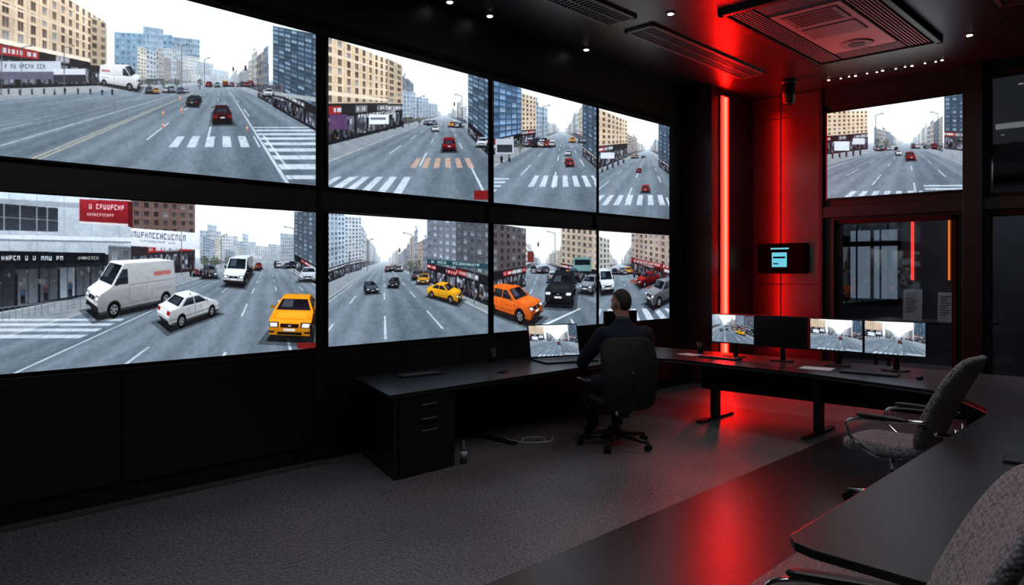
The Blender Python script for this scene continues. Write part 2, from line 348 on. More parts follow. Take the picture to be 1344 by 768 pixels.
        sides=[s for s in (-1,1) if vis([(-1,s*K['W'],.5),(1,s*K['W'],.5),(1,s*K['W'],.9)])]
        for s in sides:
            lo=[pr[0],pr[1],pr[2],pr[3],pr[6],pr[7],pr[8],pr[9]]
            face([(l,s*hw(l,z),z) for l,z in lo],gr=.35)
            mid=[(l,z) for l,z in [(pr[1][0],.50),(pr[1][0],.58),(pr[8][0]-.05,.58),(pr[8][0]-.05,.50)]]
            face([(l,s*K['W'],z) for l,z in mid],c*.72,.6)
            face([(-L+.1,s*K['W'],.26),(-L+.1,s*K['W'],.38),(L-.1,s*K['W'],.36),(L-.1,s*K['W'],.26)],c*.25,.9,shade=False)
            face([(-L+.2,s*K['W'],K['zb']-.10),(-L+.2,s*K['W'],K['zb']-.04),(L*.45,s*K['W'],K['zb']-.04),(L*.8,s*K['W'],K['zb']-.14)],np.minimum(c*1.25+.05,1),.6)
        strip(3,gr=.1); strip(5); strip(4,np.minimum(c*1.03,1))
        if kind!='van': strip(3,G,gr=-.5,k=.86,t0=.10,t1=.90,shade=False); strip(3,(.5,.55,.6),k=.6,t0=.2,t1=.8,al=.25,shade=False)
        else: strip(3,c*.8,k=.8,t0=.15,t1=.8,al=.6)
        strip(5,G,gr=-.6,k=.88,t0=.08,t1=.92,shade=False); strip(5,(.55,.60,.66),k=.8,t0=.12,t1=.7,al=.38,shade=False,s0=-.9,s1=-.1)
        for s in sides:
            gh=[pr[3],pr[4],pr[5],pr[6]]; face([(l,s*hw(l,z),z) for l,z in gh],gr=.1)
            zb,zr=K['zb']+.05,K['zr']-.08
            if kind=='sedan': ws=[[(-.22,zb),(-.22,zr),(.25,zr),(.86,zb)],[(-.30,zb),(-.30,zr),(-.84,zr-.02),(-1.34,zb)]]
            elif kind=='suv': ws=[[(-.22,zb),(-.22,zr),(.14,zr),(.74,zb)],[(-.30,zb),(-.30,zr),(-1.12,zr),(-1.18,zb)],[(-1.26,zb),(-1.22,zr),(-1.72,zr-.04),(-1.98,zb)]]
            else: ws=[[(.95,1.5),(.95,2.2),(1.28,2.2),(1.84,1.5)]]
            for w in ws:
                face([(l,s*(hw(l,z)+.005),z) for l,z in w],G,gr=-.7,shade=False)
                if big: face([(l*.999,s*(hw(l,z)+.006),z*.5+.5*(zr if kind!='van' else 2.1)) for l,z in w],(.5,.55,.6),.22,shade=False)
            dl=(-.26,.95) if kind!='van' else (.85,-.3)
            if big:
                for l in dl: face([(l,s*(K['W']+.004),.35),(l,s*(K['W']+.004),K['zb']),(l+.025,s*(K['W']+.004),K['zb']),(l+.025,s*(K['W']+.004),.35)],c*.4,.8,shade=False)
                for l in ((-.95,.15) if kind!='van' else (.95,)): face([(l,s*(K['W']+.004),.80),(l,s*(K['W']+.004),.84),(l+.2,s*(K['W']+.004),.84),(l+.2,s*(K['W']+.004),.80)],c*.45,.9,shade=False)
            if kind=='van':
                face([(-2.6,s*1.,1.40),(-2.6,s*1.,1.46),(.8,s*1.,1.46),(.8,s*1.,1.40)],c*.75,.7)
                face([(-2.3,s*.965,1.72),(-2.3,s*.96,1.95),(-.9,s*.96,1.95),(-.9,s*.965,1.72)],(.66,.30,.28),.75,shade=False); face([(-2.3,s*1.01,.95),(-2.3,s*1.01,1.1),(-1.1,s*1.01,1.1),(-1.1,s*1.01,.95)],(.5,.52,.56),.6,shade=False)
            for l in (-K['wl'],K['wl']):
                S1=s*(K['W']+.008); disc(l,S1,K['wr']*1.14,c*.18); disc(l,S1,K['wr'],(.045,.045,.05)); disc(l,S1,K['wr']*.62,(.46,.48,.50))
                if big:
                    for k in range(5): disc(l+math.cos(k*1.257)*K['wr']*.38,S1,K['wr']*.14,(.1,.1,.11),K['wr']+math.sin(k*1.257)*K['wr']*.38)
        z7,z8,z9=pr[7][1],pr[8][1],pr[9][1]; lf=L+.01
        if vis([(lf,-.5,.4),(lf,.5,.4),(lf,.5,.7)]):
            for s in (-1,1):
                strip(7,(.14,.14,.16),t0=.30,t1=1.,s0=s*.52,s1=s*.99,shade=False); strip(7,(.90,.92,.95),t0=.42,t1=.92,s0=s*.60,s1=s*.95,shade=False)
                face([(lf,s*.60,.38),(lf,s*.82,.38),(lf,s*.82,.46),(lf,s*.60,.46)],(.12,.12,.13),shade=False)
            strip(7,(.09,.09,.10),t0=.5,t1=1.,s0=-.45,s1=.45,shade=False); strip(8,(.08,.08,.09),t0=.55,t1=.92,s0=-.6,s1=.6,shade=False); strip(8,(.80,.80,.80),t0=.12,t1=.42,s0=-.28,s1=.28,shade=False)
            if kind=='van': strip(8,(.13,.13,.14),t0=.45,t1=1.,s0=-1,s1=1,shade=False)
            if big: strip(7,(.7,.7,.72),t0=.68,t1=.84,s0=-.07,s1=.07,shade=False)
        if vis([(-lf,-.5,.4),(-lf,.5,.4),(-lf,.5,.7)]):
            for s in (-1,1): strip(1,(.62,.09,.08),t0=.35,t1=.9,s0=s*.55,s1=s*.99,shade=False)
            strip(1,(.80,.80,.80),t0=.1,t1=.5,s0=-.25,s1=.25,shade=False); strip(0,(.09,.09,.10),t0=.05,t1=.4,s0=-.8,s1=.8,shade=False)
            if kind=='sedan': strip(1,c*.5,t0=.93,t1=.99,al=.6)
        zm=K['zb']+.04; lm=.78 if kind!='van' else 1.75
        for s in (-1,1): face([(lm,s*K['W'],zm),(lm,s*(K['W']+.2),zm),(lm,s*(K['W']+.2),zm+.14+(.2 if kind=='van' else 0)),(lm,s*K['W'],zm+.12)],c*.6 if kind!='van' else (.1,.1,.11),shade=False,cull=False)
    def carf(p,cx,by,w,col,rear=False,tall=1.,kind=None):
        r=p.rng.rand()*8-4; k=kind or ('suv' if p.rng.rand()<.35 else 'sedan'); h=w*.80*tall*(1.08 if k=='suv' else 1.)
        p.car3((cx-w/2,by-h,cx+w/2,by),(180 if rear else 0)+(6 if cx<p.vp[0] else -6)*(1 if not rear else -1)+r,col,k)
    def ped(p,x,y,h,c=None):
        c=c or [(.1,.1,.13),(.25,.2,.2),(.2,.25,.35),(.45,.42,.4)][p.rng.randint(4)]
        p.elp(x+h*.1,y,h*.25,h*.05,(.2,.2,.2),.5)
        p.poly([(x-h*.12,y),(x-h*.14,y-h*.5),(x+h*.14,y-h*.5),(x+h*.12,y),(x+h*.02,y),(x,y-h*.4),(x-h*.02,y)],(.1,.1,.13)); p.poly([(x-h*.15,y-h*.45),(x-h*.17,y-h*.82),(x+h*.17,y-h*.82),(x+h*.15,y-h*.45)],c); p.elp(x,y-h*.91,h*.08,h*.09,(.40,.28,.22))
    def pole(p,x,y0,y1,w=1.2,c=(.36,.38,.41)): p.poly([(x-w/2,y0),(x+w/2,y0),(x+w/2,y1),(x-w/2,y1)],c)
    def light(p,x,y0,y1,d=1,l=12):
        p.pole(x,y0,y1,.9); p.poly([(x,y0),(x+d*l,y0-3),(x+d*l,y0-2.2),(x,y0+1)],(.36,.38,.41)); p.elp(x+d*l,y0-2,2.0,.7,(.3,.32,.35))
    def signal(p,x,y,s=3): p.rect(x-s*.4,y,x+s*.4,y+s*2.2,(.12,.12,.13)); p.elp(x,y+s*.5,s*.25,s*.25,(.7,.2,.15))
    def rect(p,x0,y0,x1,y1,c,a=1.): p.poly([(x0,y0),(x1,y0),(x1,y1),(x0,y1)],c,a)
    def text(p,x0,y0,x1,y1,c,n=14,slope=0.):
        for i in range(n):
            if p.rng.rand()<.15: continue
            a=x0+(x1-x0)*i/n; b=a+(x1-x0)/n*.72; o=slope*(a-x0); t=(b-a)*.3; k=p.rng.randint(5)
            p.rect(a,y0+o,a+t,y1+o,c)
            if k in (0,1,2): p.rect(b-t,y0+o,b,y1+o,c)
            if k in (0,3,4): p.rect(a,y0+o,b,y0+o+(y1-y0)*.22,c)
            if k in (1,3): p.rect(a,y1+o-(y1-y0)*.22,b,y1+o,c)
            if k in (2,4): p.rect(a,(y0+y1)/2+o-(y1-y0)*.1,b,(y0+y1)/2+o+(y1-y0)*.12,c)
    def tree(p,x,y,h):
        p.pole(x,y-h*.5,y,h*.06,(.28,.25,.23))
        for i in range(46):
            a=p.rng.rand()*6.28; r=p.rng.rand()**.5*h*.30; g=.25+.18*p.rng.rand(); p.elp(x+math.cos(a)*r*.8,y-h*.68+math.sin(a)*r,h*.055,h*.05,(g*.95,g*1.02,g*.85),.7)
    def clutter(p,x0,x1,y,n,s=5):
        for i in range(n):
            x=x0+(x1-x0)*p.rng.rand(); w=s*(.6+.8*p.rng.rand()); c=[(.15,.16,.2),(.8,.82,.85),(.55,.18,.15),(.5,.53,.56),(.7,.72,.75),(.80,.52,.22),(.3,.33,.38)][p.rng.randint(7)]
            p.carf(x,y+s*.3*p.rng.rand(),w,c,rear=p.rng.rand()<.5)
    def image(p,name):
        n=(vnoise(p.U/1.3,p.V/1.3,31)-.5)*.03+(vnoise(p.U/5,p.V/4,17)-.5)*.035
        sky=(p.img.min(2)>.84)
        a=p.img+np.where(sky,0,n)[...,None]+(p.rng.rand(*p.img.shape[:2])[...,None]-.5)*.03
        a=a.reshape(p.h,2,p.w,2,3).mean((1,3))
        bl=(a+np.roll(a,1,0)+np.roll(a,-1,0)+np.roll(a,1,1)+np.roll(a,-1,1))/5; a=.6*a+.4*bl
        g=a.mean(2,keepdims=True); a=g+(a-g)*.94
        hb=np.clip(a-.72,0,1)
        for r in (1,2,4,7,11,16):
            q=np.pad(hb,((r,r),(r,r),(0,0)),mode='edge'); hh,ww=hb.shape[:2]
            hb=(hb+q[0:hh,r:r+ww]+q[2*r:2*r+hh,r:r+ww]+q[r:r+hh,0:ww]+q[r:r+hh,2*r:2*r+ww])/5
        a=a+hb*.45
        a=np.clip((a-.5)*1.14+.505,0,1)*np.array([.965,1.0,1.03]); a=np.clip(a*.98+.02,0,1)
        im=bpy.data.images.new(name,p.w,p.h); out=np.ones((p.h,p.w,4),np.float32); out[...,:3]=a[::-1]
        im.pixels.foreach_set(out.ravel()); im.update(); im.pack(); return im
def scrmat(name,im,es=1.0):
    m=bpy.data.materials.new(name); m.use_nodes=True; nt=m.node_tree; b=nt.nodes['Principled BSDF']
    t=nt.nodes.new('ShaderNodeTexImage'); t.image=im; t.extension='EXTEND'
    b.inputs['Base Color'].default_value=(.01,.01,.01,1); b.inputs['Roughness'].default_value=.3
    nt.links.new(t.outputs[0],b.inputs['Emission Color']); b.inputs['Emission Strength'].default_value=es
    return m
BE=(.80,.72,.62); DK=(.25,.31,.37); DW=(.43,.51,.59)
BW=(.28,.26,.25)
def pS1():
    p=Pic(700,370,[(-53,-78),(414,45),(414,244),(-53,199)],(292,106),3.5,1,road=(-40,8))
    p.line(-.9); p.line(-4.5); p.line(-8.2,False,c=(.80,.74,.60)); p.line(2.6,ph=3); p.line(-16); p.line(-12,False); p.line(-8.6,False,c=(.80,.74,.60))
    p.zebra(-3.2,2.0,8.0,9.6,.95); p.zebra(2.3,7.5,5.4,11.5,.75,False); p.line(2.2,False,z0=5)
    for k,(a,b,t,c) in enumerate([(225,262,48,(.52,.60,.66)),(150,226,42,(.42,.55,.65)),(188,214,34,(.5,.6,.68)),(205,240,62,(.66,.68,.68)),(240,262,72,(.76,.74,.72)),(258,280,80,(.6,.63,.64)),(276,300,90,(.70,.70,.70))]):
        p.fac([(a,t),(b,t+4),(b,110),(a,112)],c,11,9,haze=.12+.06*k,win=(.32,.40,.47))
    p.canyon(180,.06,.42,8,.78,h0=.2); p.canyon(352,.28,.75,7,.75,h0=.1)
    p.fac([(358,34),(420,46),(420,176),(358,140)],DK,7,14,win=DW,wf=(.1,.9,.15,.8),gnd=.25)
    p.fac([(338,112),(372,112),(372,146),(338,128)],(.35,.35,.38),4,2,gnd=.5); p.poly([(345,118),(414,128),(414,134),(345,122)],(.62,.64,.66))
    p.fac([(-60,-95),(138,28),(138,112),(-60,120)],BE,15,6,win=BW,gnd=.36,gcol=(.11,.11,.13),wf=(.3,.7,.12,.85))
    p.poly([(-60,36),(138,82),(138,86),(-60,44)],(.9,.85,.78)); p.poly([(-60,-20),(138,54),(138,56),(-60,-16)],(.86,.80,.72)); p.fac([(118,22),(140,30),(140,112),(118,112)],(.72,.64,.54),2,6,win=BW,gnd=.3)
    p.rect(0,80,80,104,(.74,.76,.79)); p.rect(0,94,80,104,(.30,.27,.36),.8); p.rect(70,90,112,108,(.80,.80,.82)); p.rect(70,98,112,108,(.2,.2,.23)); p.text(6,84,60,90,(.35,.36,.4),14)
    p.poly([(-60,118),(200,110),(200,114),(-60,130)],(.62,.64,.66))
    for x in (196,214,232,262): p.tree(x,118,14)
    p.clutter(195,250,120,8,9); p.clutter(260,330,112,14,6); p.car3((130,84,186,119),62,(.93,.93,.94),'van')
    for x in (2,28,84): p.light(x,62,125)
    p.light(238,60,118,1,8); p.light(352,84,128,-1,10); p.light(268,78,112,1,6); p.signal(306,88,2.5); p.signal(322,86,3)
    for i in range(12): p.ped(-20+i*15+5*p.rng.rand(),122+3*p.rng.rand(),8)
    for i in range(6): p.ped(350+i*9,134+i*4,9)
    p.car3((244,125,264,139),168,(.16,.17,.2),'suv'); p.car3((279,138,304,160),183,(.22,.08,.10),'sedan'); p.carf(352,126,12,(.7,.72,.75))
    for x,y in ((236,132),(214,152),(238,148),(324,172),(214,168)): p.poly([(x-1.4,y),(x-.5,y-8),(x+.5,y-8),(x+1.4,y)],(.80,.45,.30)); p.rect(x-.9,y-5,x+.9,y-3.6,(.9,.9,.9))
    return p.image('frame_a')
def pS2():
    p=Pic(440,300,[(431,49),(640,104),(640,265),(431,245)],(584,151),3.6,2,road=(-9,6))
    for x in (-5.2,-1.8,1.8): p.line(x,ph=x)
    p.zebra(-2.6,2.4,10.4,12.8,.8,c=(.82,.66,.57)); p.zebra(-7.5,-1.9,6.9,8.9,.8); p.zebra(3.4,8,5,12,.75,False)
    p.canyon(528,.22,.7,8,.74,h0=.1); p.canyon(612,.4,.9,7,.74,h0=.1)
    for a,b,t in ((524,545,118),(540,562,126),(558,574,134)): p.fac([(a,t),(b,t+3),(b,152),(a,154)],(.56,.62,.68),5,6,haze=.3)
    p.fac([(614,94),(644,104),(644,208),(614,176)],DK,4,12,win=DW,wf=(.1,.9,.15,.8),gnd=.2)
    p.fac([(425,44),(526,84),(526,166),(425,192)],BE,12,7,win=BW,gnd=.38,wf=(.3,.7,.12,.85))
    p.poly([(425,118),(526,132),(526,135),(425,124)],(.88,.82,.74)); p.poly([(425,66),(526,98),(526,100),(425,69)],(.88,.82,.74))
    p.fac([(508,76),(528,86),(528,165),(508,170)],(.70,.62,.53),2,7,win=BW,gnd=.36)
    p.text(470,150,524,155,(.9,.9,.9),14,-.12); p.rect(432,150,456,170,(.36,.24,.40),.9); p.rect(484,150,510,163,(.85,.86,.88)); p.rect(486,154,506,157,(.4,.4,.45))
    for i in range(9): p.ped(440+i*11,186-i*2.4,10)
    for x in (536,550): p.tree(x,166,12)
    p.clutter(556,580,162,8,6); p.clutter(592,622,165,6,7); p.carf(632,192,14,(.75,.77,.8)); p.light(548,128,160,1,8); p.light(606,126,170,-1,8); p.signal(596,134,2.2)
    p.car3((580,180,598,197),182,(.48,.12,.14),'suv'); p.carf(571,172,9,(.8,.8,.8)); p.rect(622,250,640,262,(.5,.12,.12))
    return p.image('frame_b')
def pS3():
    p=Pic(360,270,[(648,106),(782,141),(782,279),(648,266)],(738,172),3.6,3,road=(-7,5))
    for x in (-3.4,-.6,2.2): p.line(x,ph=x)
    p.zebra(-9,-4,5.5,12,.75,False); p.zebra(-2.5,2.5,9.8,12.3,.75); p.zebra(3.4,8,4,9,.8,False)
    p.canyon(702,.35,.9,7,.74,h0=.1); p.canyon(764,.5,1.1,7,.74,h0=.1)
    p.fac([(645,102),(684,116),(684,190),(645,204)],(.26,.36,.47),5,9,win=(.45,.55,.66),wf=(.1,.9,.15,.85),gnd=.2)
    p.fac([(684,122),(703,127),(703,188),(684,192)],BE,4,8,gnd=.3); p.fac([(703,138),(718,142),(718,180),(703,184)],(.56,.62,.68),4,7,haze=.25)
    p.fac([(764,133),(786,140),(786,225),(764,205)],DK,3,10,win=DW,gnd=.2)
    p.rect(650,182,674,202,(.70,.72,.75)); p.rect(652,190,672,200,(.2,.22,.25)); p.clutter(690,725,190,12,9); p.clutter(744,770,186,5,6); p.light(712,140,184,1,8); p.ped(658,214,10); p.ped(668,212,10); p.tree(682,202,16)
    p.carf(747,218,12,(.58,.14,.14),True); p.carf(745,204,8,(.8,.8,.82))
    return p.image('frame_c')
def pS4():
    p=Pic(290,270,[(786,142),(878,166),(878,288),(786,279)],(850,196),3.6,4,road=(-8,4))
    for x in (-4.4,-1.5,1.4): p.line(x,ph=x)
    p.zebra(1.8,6,3.5,12,.75,False); p.zebra(-4,1.5,9.8,12,.75)
    p.canyon(823,.35,.8,6,.72,h0=.1); p.canyon(866,.5,1.1,6,.72,h0=.1)
    p.fac([(780,140),(823,158),(823,206),(780,224)],BE,8,6,win=BW,gnd=.38); p.rect(788,200,806,208,(.8,.82,.85))
    p.fac([(864,160),(882,166),(882,232),(864,218)],DK,3,9,win=DW,gnd=.2)
    p.clutter(830,846,206,6,5); p.carf(838,226,7,(.5,.1,.1),True); p.carf(847,252,11,(.58,.13,.14),True)
    for i in range(5): p.ped(790+i*7,226-i*3,9)
    return p.image('frame_d')
def pB1():
    p=Pic(740,360,[(-53,248),(414,279),(414,457),(-53,496)],(352,338),4.2,5,road=(-14,7))
    p.line(-9.2,False,z0=0); 
    for x in (-5.6,-1.9,1.0,4.4): p.line(x,ph=x*2,per=7)
    p.zebra(-18.5,-9.8,7.7,10.6,.72,False)
    for a,b,t,c in ((262,290,302,(.56,.61,.65)),(272,284,294,(.6,.63,.66)),(285,312,308,(.70,.70,.70)),(306,336,316,(.6,.62,.66)),(318,326,306,(.6,.64,.68)),(330,352,322,(.66,.67,.68)),(352,372,320,(.62,.64,.67)),(368,388,306,(.55,.57,.6))):
        p.fac([(a,t),(b,t+2),(b,342),(a,344)],c,8,8,haze=.3)
    p.canyon(266,.14,.25,7,.72,h0=.25)
    p.fac([(386,278),(420,278),(420,378),(386,352)],(.32,.36,.41),5,11,win=(.45,.52,.58),gnd=.25)
    p.fac([(172,262),(256,268),(256,356),(172,364)],(.44,.35,.33),7,5,win=(.19,.19,.21),gnd=.42,gcol=(.18,.16,.17))
    p.poly([(158,298),(262,306),(262,328),(158,322)],(.84,.85,.87),gr=.15); p.text(170,303,250,311,(.38,.39,.43),16,.08); p.text(180,314,230,317,(.5,.51,.55),16,.08)
    p.fac([(-60,244),(172,262),(172,378),(-60,424)],(.66,.69,.72),1,1,win=(.66,.69,.72),wf=(.9,.91,.9,.91))
    for i in range(1,7):
        x=-60+i*36; p.pole(x,246,420,.7,(.56,.59,.62))
    p.poly([(-60,262),(76,273),(76,304),(-60,300)],(.20,.22,.25),gr=-.4); p.poly([(-60,280),(76,289),(76,290),(-60,281)],(.5,.52,.55))
    for x in (-20,5,26,48,62): p.pole(x,262 if x<30 else 272,303,1.5,(.6,.62,.65))
    p.poly([(-60,306),(172,312),(172,317),(-60,312)],(.82,.84,.86)); p.poly([(-60,312),(172,317),(172,319),(-60,315)],(.48,.50,.53)); p.fac([(-60,330),(150,334),(150,382),(-60,420)],(.12,.13,.15),8,1,win=(.29,.31,.34),wf=(.06,.94,.3,.95))
    for i in range(40):
        x=-50+i*5; y=350+p.rng.rand()*26; p.rect(x,y,x+1.5+3*p.rng.rand(),y+2+7*p.rng.rand(),[(.42,.41,.39),(.2,.22,.26),(.5,.48,.45),(.38,.28,.24)][p.rng.randint(4)],.55)
    p.poly([(-60,328),(138,332),(138,345),(-60,347)],(.09,.10,.12)); p.text(2,335.5,48,341.5,(.88,.90,.93),9); p.text(54,336,84,341.5,(.88,.9,.93),6); p.text(102,336.5,130,340.5,(.75,.75,.7),8)
    p.fac([(142,322),(172,324),(172,374),(142,380)],(.36,.38,.41),2,2,win=(.5,.53,.56))
    p.poly([(104,261),(172,264),(172,297),(104,293)],(.55,.13,.16),gr=.3); p.text(112,267,164,273.5,(.9,.82,.82),11,.05); p.text(114,279,150,283,(.85,.75,.75),11,.05); p.poly([(104,290),(172,294),(172,297),(104,293)],(.82,.79,.79)); p.poly([(168,264),(174,266),(174,299),(168,297)],(.35,.1,.12))
    p.ped(30,398,22); p.ped(60,394,21); p.ped(92,389,20)
    for i in range(16): p.pole(-5+i*8.5,405-i*1.2,424-i*1.5,.9,(.40,.42,.45))
    p.poly([(-5,404),(130,388),(130,389.5),(-5,406)],(.38,.4,.43))
    p.light(238,290,362,1,14); p.light(386,300,362,-1,12); p.light(290,310,352,1,7)
    for x in (268,282,300): p.tree(x,356,20)
    p.clutter(300,345,352,8,9); p.clutter(360,385,350,6,7); p.carf(275,364,20,(.30,.33,.37)); p.carf(404,368,22,(.7,.72,.75)); p.carf(258,362,10,(.6,.15,.15))
    for i in range(7): p.ped(250+i*4.5,362+p.rng.rand()*2,9)
    p.car3((293,335,332,374),-14,(.84,.86,.88),'van')
    p.car3((112,339,230,417),-58,(.93,.94,.95),'van'); p.car3((206,381,287,431),128,(.88,.89,.91),'sedan')
    p.car3((353,386,414,442),-7,(.93,.60,.12),'sedan'); p.rect(390,450,414,458,(.45,.12,.12))
    return p.image('frame_e')
def pB2():
    p=Pic(440,300,[(431,280),(640,294),(640,438),(431,455)],(503,343),4.0,6,road=(-6,8))
    for x in (-3.2,.1,3.5): p.line(x,ph=x*2,per=8)
    p.line(-5.4,False)
    p.canyon(470,.3,1.3,7,.74,h0=.15); p.canyon(562,.4,.75,8,.76,h0=.05,cols=[(.62,.55,.50),(.68,.64,.60),(.46,.46,.50)])
    p.fac([(428,276),(452,279),(452,362),(428,372)],(.66,.71,.76),5,11,gnd=.2); p.fac([(452,284),(474,286),(474,354),(452,360)],(.76,.78,.80),5,12,gnd=.2,haze=.1)
    p.fac([(560,286),(600,285),(600,385),(560,370)],(.42,.44,.48),5,7,win=(.55,.61,.67),gnd=.3); p.fac([(598,290),(645,290),(645,404),(598,384)],(.33,.34,.37),5,6,win=(.42,.46,.5),gnd=.35)
    p.poly([(560,340),(640,347),(640,354),(560,346)],(.16,.28,.31)); p.text(566,342,630,345.5,(.70,.77,.77),16,.08)
    for x in (548,538): p.tree(x,362,20)
    p.clutter(508,530,354,10,7); p.carf(487,384,19,(.26,.30,.34)); p.carf(516,377,15,(.20,.2,.22)); p.carf(548,366,15,(.35,.35,.38),True); p.carf(555,372,16,(.72,.52,.2)); p.light(540,308,362,-1,10); p.light(482,316,356,1,6); p.signal(524,326,2.5)
    p.car3((560,370,607,399),58,(.93,.66,.12),'sedan')
    for i in range(9): p.ped(606+i*4,386+i*1.6,10)
    p.pole(622,300,400,1.3); p.pole(458,330,362,1)
    return p.image('frame_f')
def pB3():
    p=Pic(360,270,[(648,294),(782,303),(782,426),(648,437)],(712,345),4.0,7,road=(-8,8))
    for x in (-1.6,2.0,5.6): p.line(x,ph=x)
    p.canyon(690,.4,1.2,6,.7,h0=.1); p.canyon(738,.4,1.4,6,.74,h0=.05,cols=[(.74,.67,.58),(.66,.62,.57)])
    p.fac([(645,292),(690,300),(690,376),(645,392)],(.37,.34,.35),6,6,win=(.20,.21,.23),gnd=.35)
    p.fac([(736,298),(786,302),(786,378),(736,366)],(.70,.63,.56),7,6,win=(.27,.27,.29),gnd=.3); p.rect(692,330,700,344,(.42,.18,.16))
    p.rect(752,338,776,356,(.42,.55,.55)); p.rect(754,341,774,348,(.1,.12,.14)); p.clutter(700,722,356,10,8); p.clutter(722,752,364,5,12); p.signal(706,318,2.5); p.light(728,306,360,-1,9)
    p.car3((759,360,787,385),-20,(.50,.52,.55),'suv'); p.car3((715,356,755,399),-8,(.15,.16,.18),'suv'); p.car3((636,372,712,425),52,(.95,.43,.14),'suv')
    p.poly([(690,436),(760,405),(763,405),(699,436)],(.85,.87,.88))
    return p.image('frame_g')
def pB4():
    p=Pic(290,270,[(786,303),(878,309),(878,418),(786,425)],(812,346),4.0,8,road=(-6,10))
    p.line(1.0); p.zebra(-6,6,8.8,13.5,1.0); 
    p.canyon(796,.4,1.6,4,.6,h0=.2); p.canyon(832,.3,1.5,5,.7,h0=.1)
    p.fac([(786,310),(800,314),(800,352),(786,354)],(.7,.68,.64),3,6)
    p.fac([(828,306),(884,308),(884,384),(828,358)],(.65,.57,.52),8,5,win=(.29,.28,.30),gnd=.40,gcol=(.25,.13,.13))
    p.poly([(828,338),(884,350),(884,356),(828,343)],(.52,.18,.18)); p.text(832,341,878,344,(.85,.82,.82),12,.18); p.clutter(806,828,358,6,8)
    for i in range(7): p.ped(832+i*7,364+i*2.6,10)
    p.poly([(830,366),(884,386),(884,391),(826,370)],(.55,.32,.30))
    p.car3((783,352,806,384),12,(.82,.84,.86),'van'); p.car3((834,356,866,377),-55,(.58,.15,.16),'sedan'); p.car3((846,364,890,404),-48,(.50,.52,.55),'suv')
    return p.image('frame_h')
def pR():
    p=Pic(420,270,[(1087,150),(1280,122),(1280,248),(1087,260)],(1192,188),3.2,9,road=(-12,8))
    for x in (-6,-2.7,.5,3.6): p.line(x,ph=x)
    p.zebra(1.2,8,6,12,.8,False); p.zebra(-4,1,8,10.2,.75); p.line(-10,False)
    p.canyon(1148,.2,.55,7,.75,h0=.15); p.canyon(1238,.25,.8,7,.74,h0=.1)
    p.fac([(1240,118),(1290,112),(1290,202),(1240,196)],DK,5,10,win=(.45,.53,.61),gnd=.3,gcol=(.25,.25,.27))
    p.fac([(1080,146),(1140,146),(1140,196),(1080,204)],BE,10,6,win=BW,gnd=.42); p.rect(1096,186,1116,198,(.80,.82,.84)); p.rect(1120,182,1136,190,(.8,.8,.82))
    for x in (1152,1164): p.tree(x,196,14)
    p.clutter(1150,1182,196,10,6); p.clutter(1200,1235,194,8,6); p.carf(1196,210,13,(.50,.14,.15),True); p.carf(1180,204,8,(.8,.8,.82)); p.light(1150,152,200,1,9); p.light(1232,150,198,-1,9)
    for i in range(5): p.ped(1094+i*9,208-i,8)
    return p.image('frame_r')
IM={'S1':pS1(),'S2':pS2(),'S3':pS3(),'S4':pS4(),'B1':pB1(),'B2':pB2(),'B3':pB3(),'B4':pB4(),'R':pR()}
SM={k:scrmat('screen_'+k.lower(),v,1.10) for k,v in IM.items()}

# ------------------------------------------------------------------ room shell
CZ=4.35
b=B('floor'); b.box(-.3,7.6,-1.6,16,-.1,0,'floor'); b.done()
b=B('ceiling'); b.box(-.3,7.6,-1.6,11.25,CZ,CZ+.1,'ceil'); b.done()
b=B('wall_left'); b.box(-.25,-.045,-1.6,11.25,0,CZ,'wall'); b.done()
b=B('wall_right'); b.box(7.45,7.6,-1.6,16,0,CZ,'wall'); b.done()
b=B('wall_front'); b.box(-.045,7.45,-1.6,-1.45,0,CZ,'wall'); b.done()
b=B('wall_back')
Y0,Y1=11.1,11.25
for x0,x1,z0,z1 in ((-.045,1.66,0,CZ),(1.66,3.13,0,.3),(1.66,3.13,2.34,CZ),(3.13,3.56,0,CZ),(3.56,5.5,0,.3),(3.56,5.5,2.36,2.62),(3.56,5.5,4.15,CZ),(5.5,7.45,0,CZ)):
    b.box(x0,x1,Y0,Y1,z0,z1,'wall')
b.done()
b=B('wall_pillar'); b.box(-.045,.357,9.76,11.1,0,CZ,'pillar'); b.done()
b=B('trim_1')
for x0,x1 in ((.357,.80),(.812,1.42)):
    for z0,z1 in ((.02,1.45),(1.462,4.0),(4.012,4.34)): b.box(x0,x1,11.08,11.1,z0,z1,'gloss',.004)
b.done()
b=B('trim_2')   # frames and beams on the back wall
b.box(1.44,5.6,11.03,11.1,2.44,2.60,'black',.006); b.box(1.40,1.46,11.02,11.1,0,4.35,'black',.005)
b.box(3.27,3.50,10.98,11.1,0,4.35,'black',.01); b.box(1.46,3.27,11.05,11.1,4.08,4.35,'panel')
for x0,x1,z0,z1 in ((1.60,3.19,.24,2.40),(3.52,5.54,.24,2.42),(3.52,5.54,2.60,4.2)):
    t=.055
    b.box(x0,x0+t,11.04,11.1,z0,z1,'blackm'); b.box(x1-t,x1,11.04,11.1,z0,z1,'blackm'); b.box(x0,x1,11.04,11.1,z0,z0+t,'blackm'); b.box(x0,x1,11.04,11.1,z1-t,z1,'blackm')
b.box(1.60,1.63,11.0,11.04,.24,2.40,'black')
b.done()
for n,(x0,x1,z0,z1) in enumerate(((1.66,3.13,.3,2.34),(3.56,5.5,.3,2.36),(3.56,5.5,2.62,4.15))):
    b=B('window_%d'%(n+1)); b.box(x0,x1,11.17,11.18,z0,z1,'glass'); b.done()
b=B('trim_3'); ys=[-1.45,.35,1.9,3.47,5.2,7.0,8.6,9.74]
for a,c in zip(ys,ys[1:]): b.box(-.045,-.012,a+.006,c-.006,.13,.92,'panel',.004)
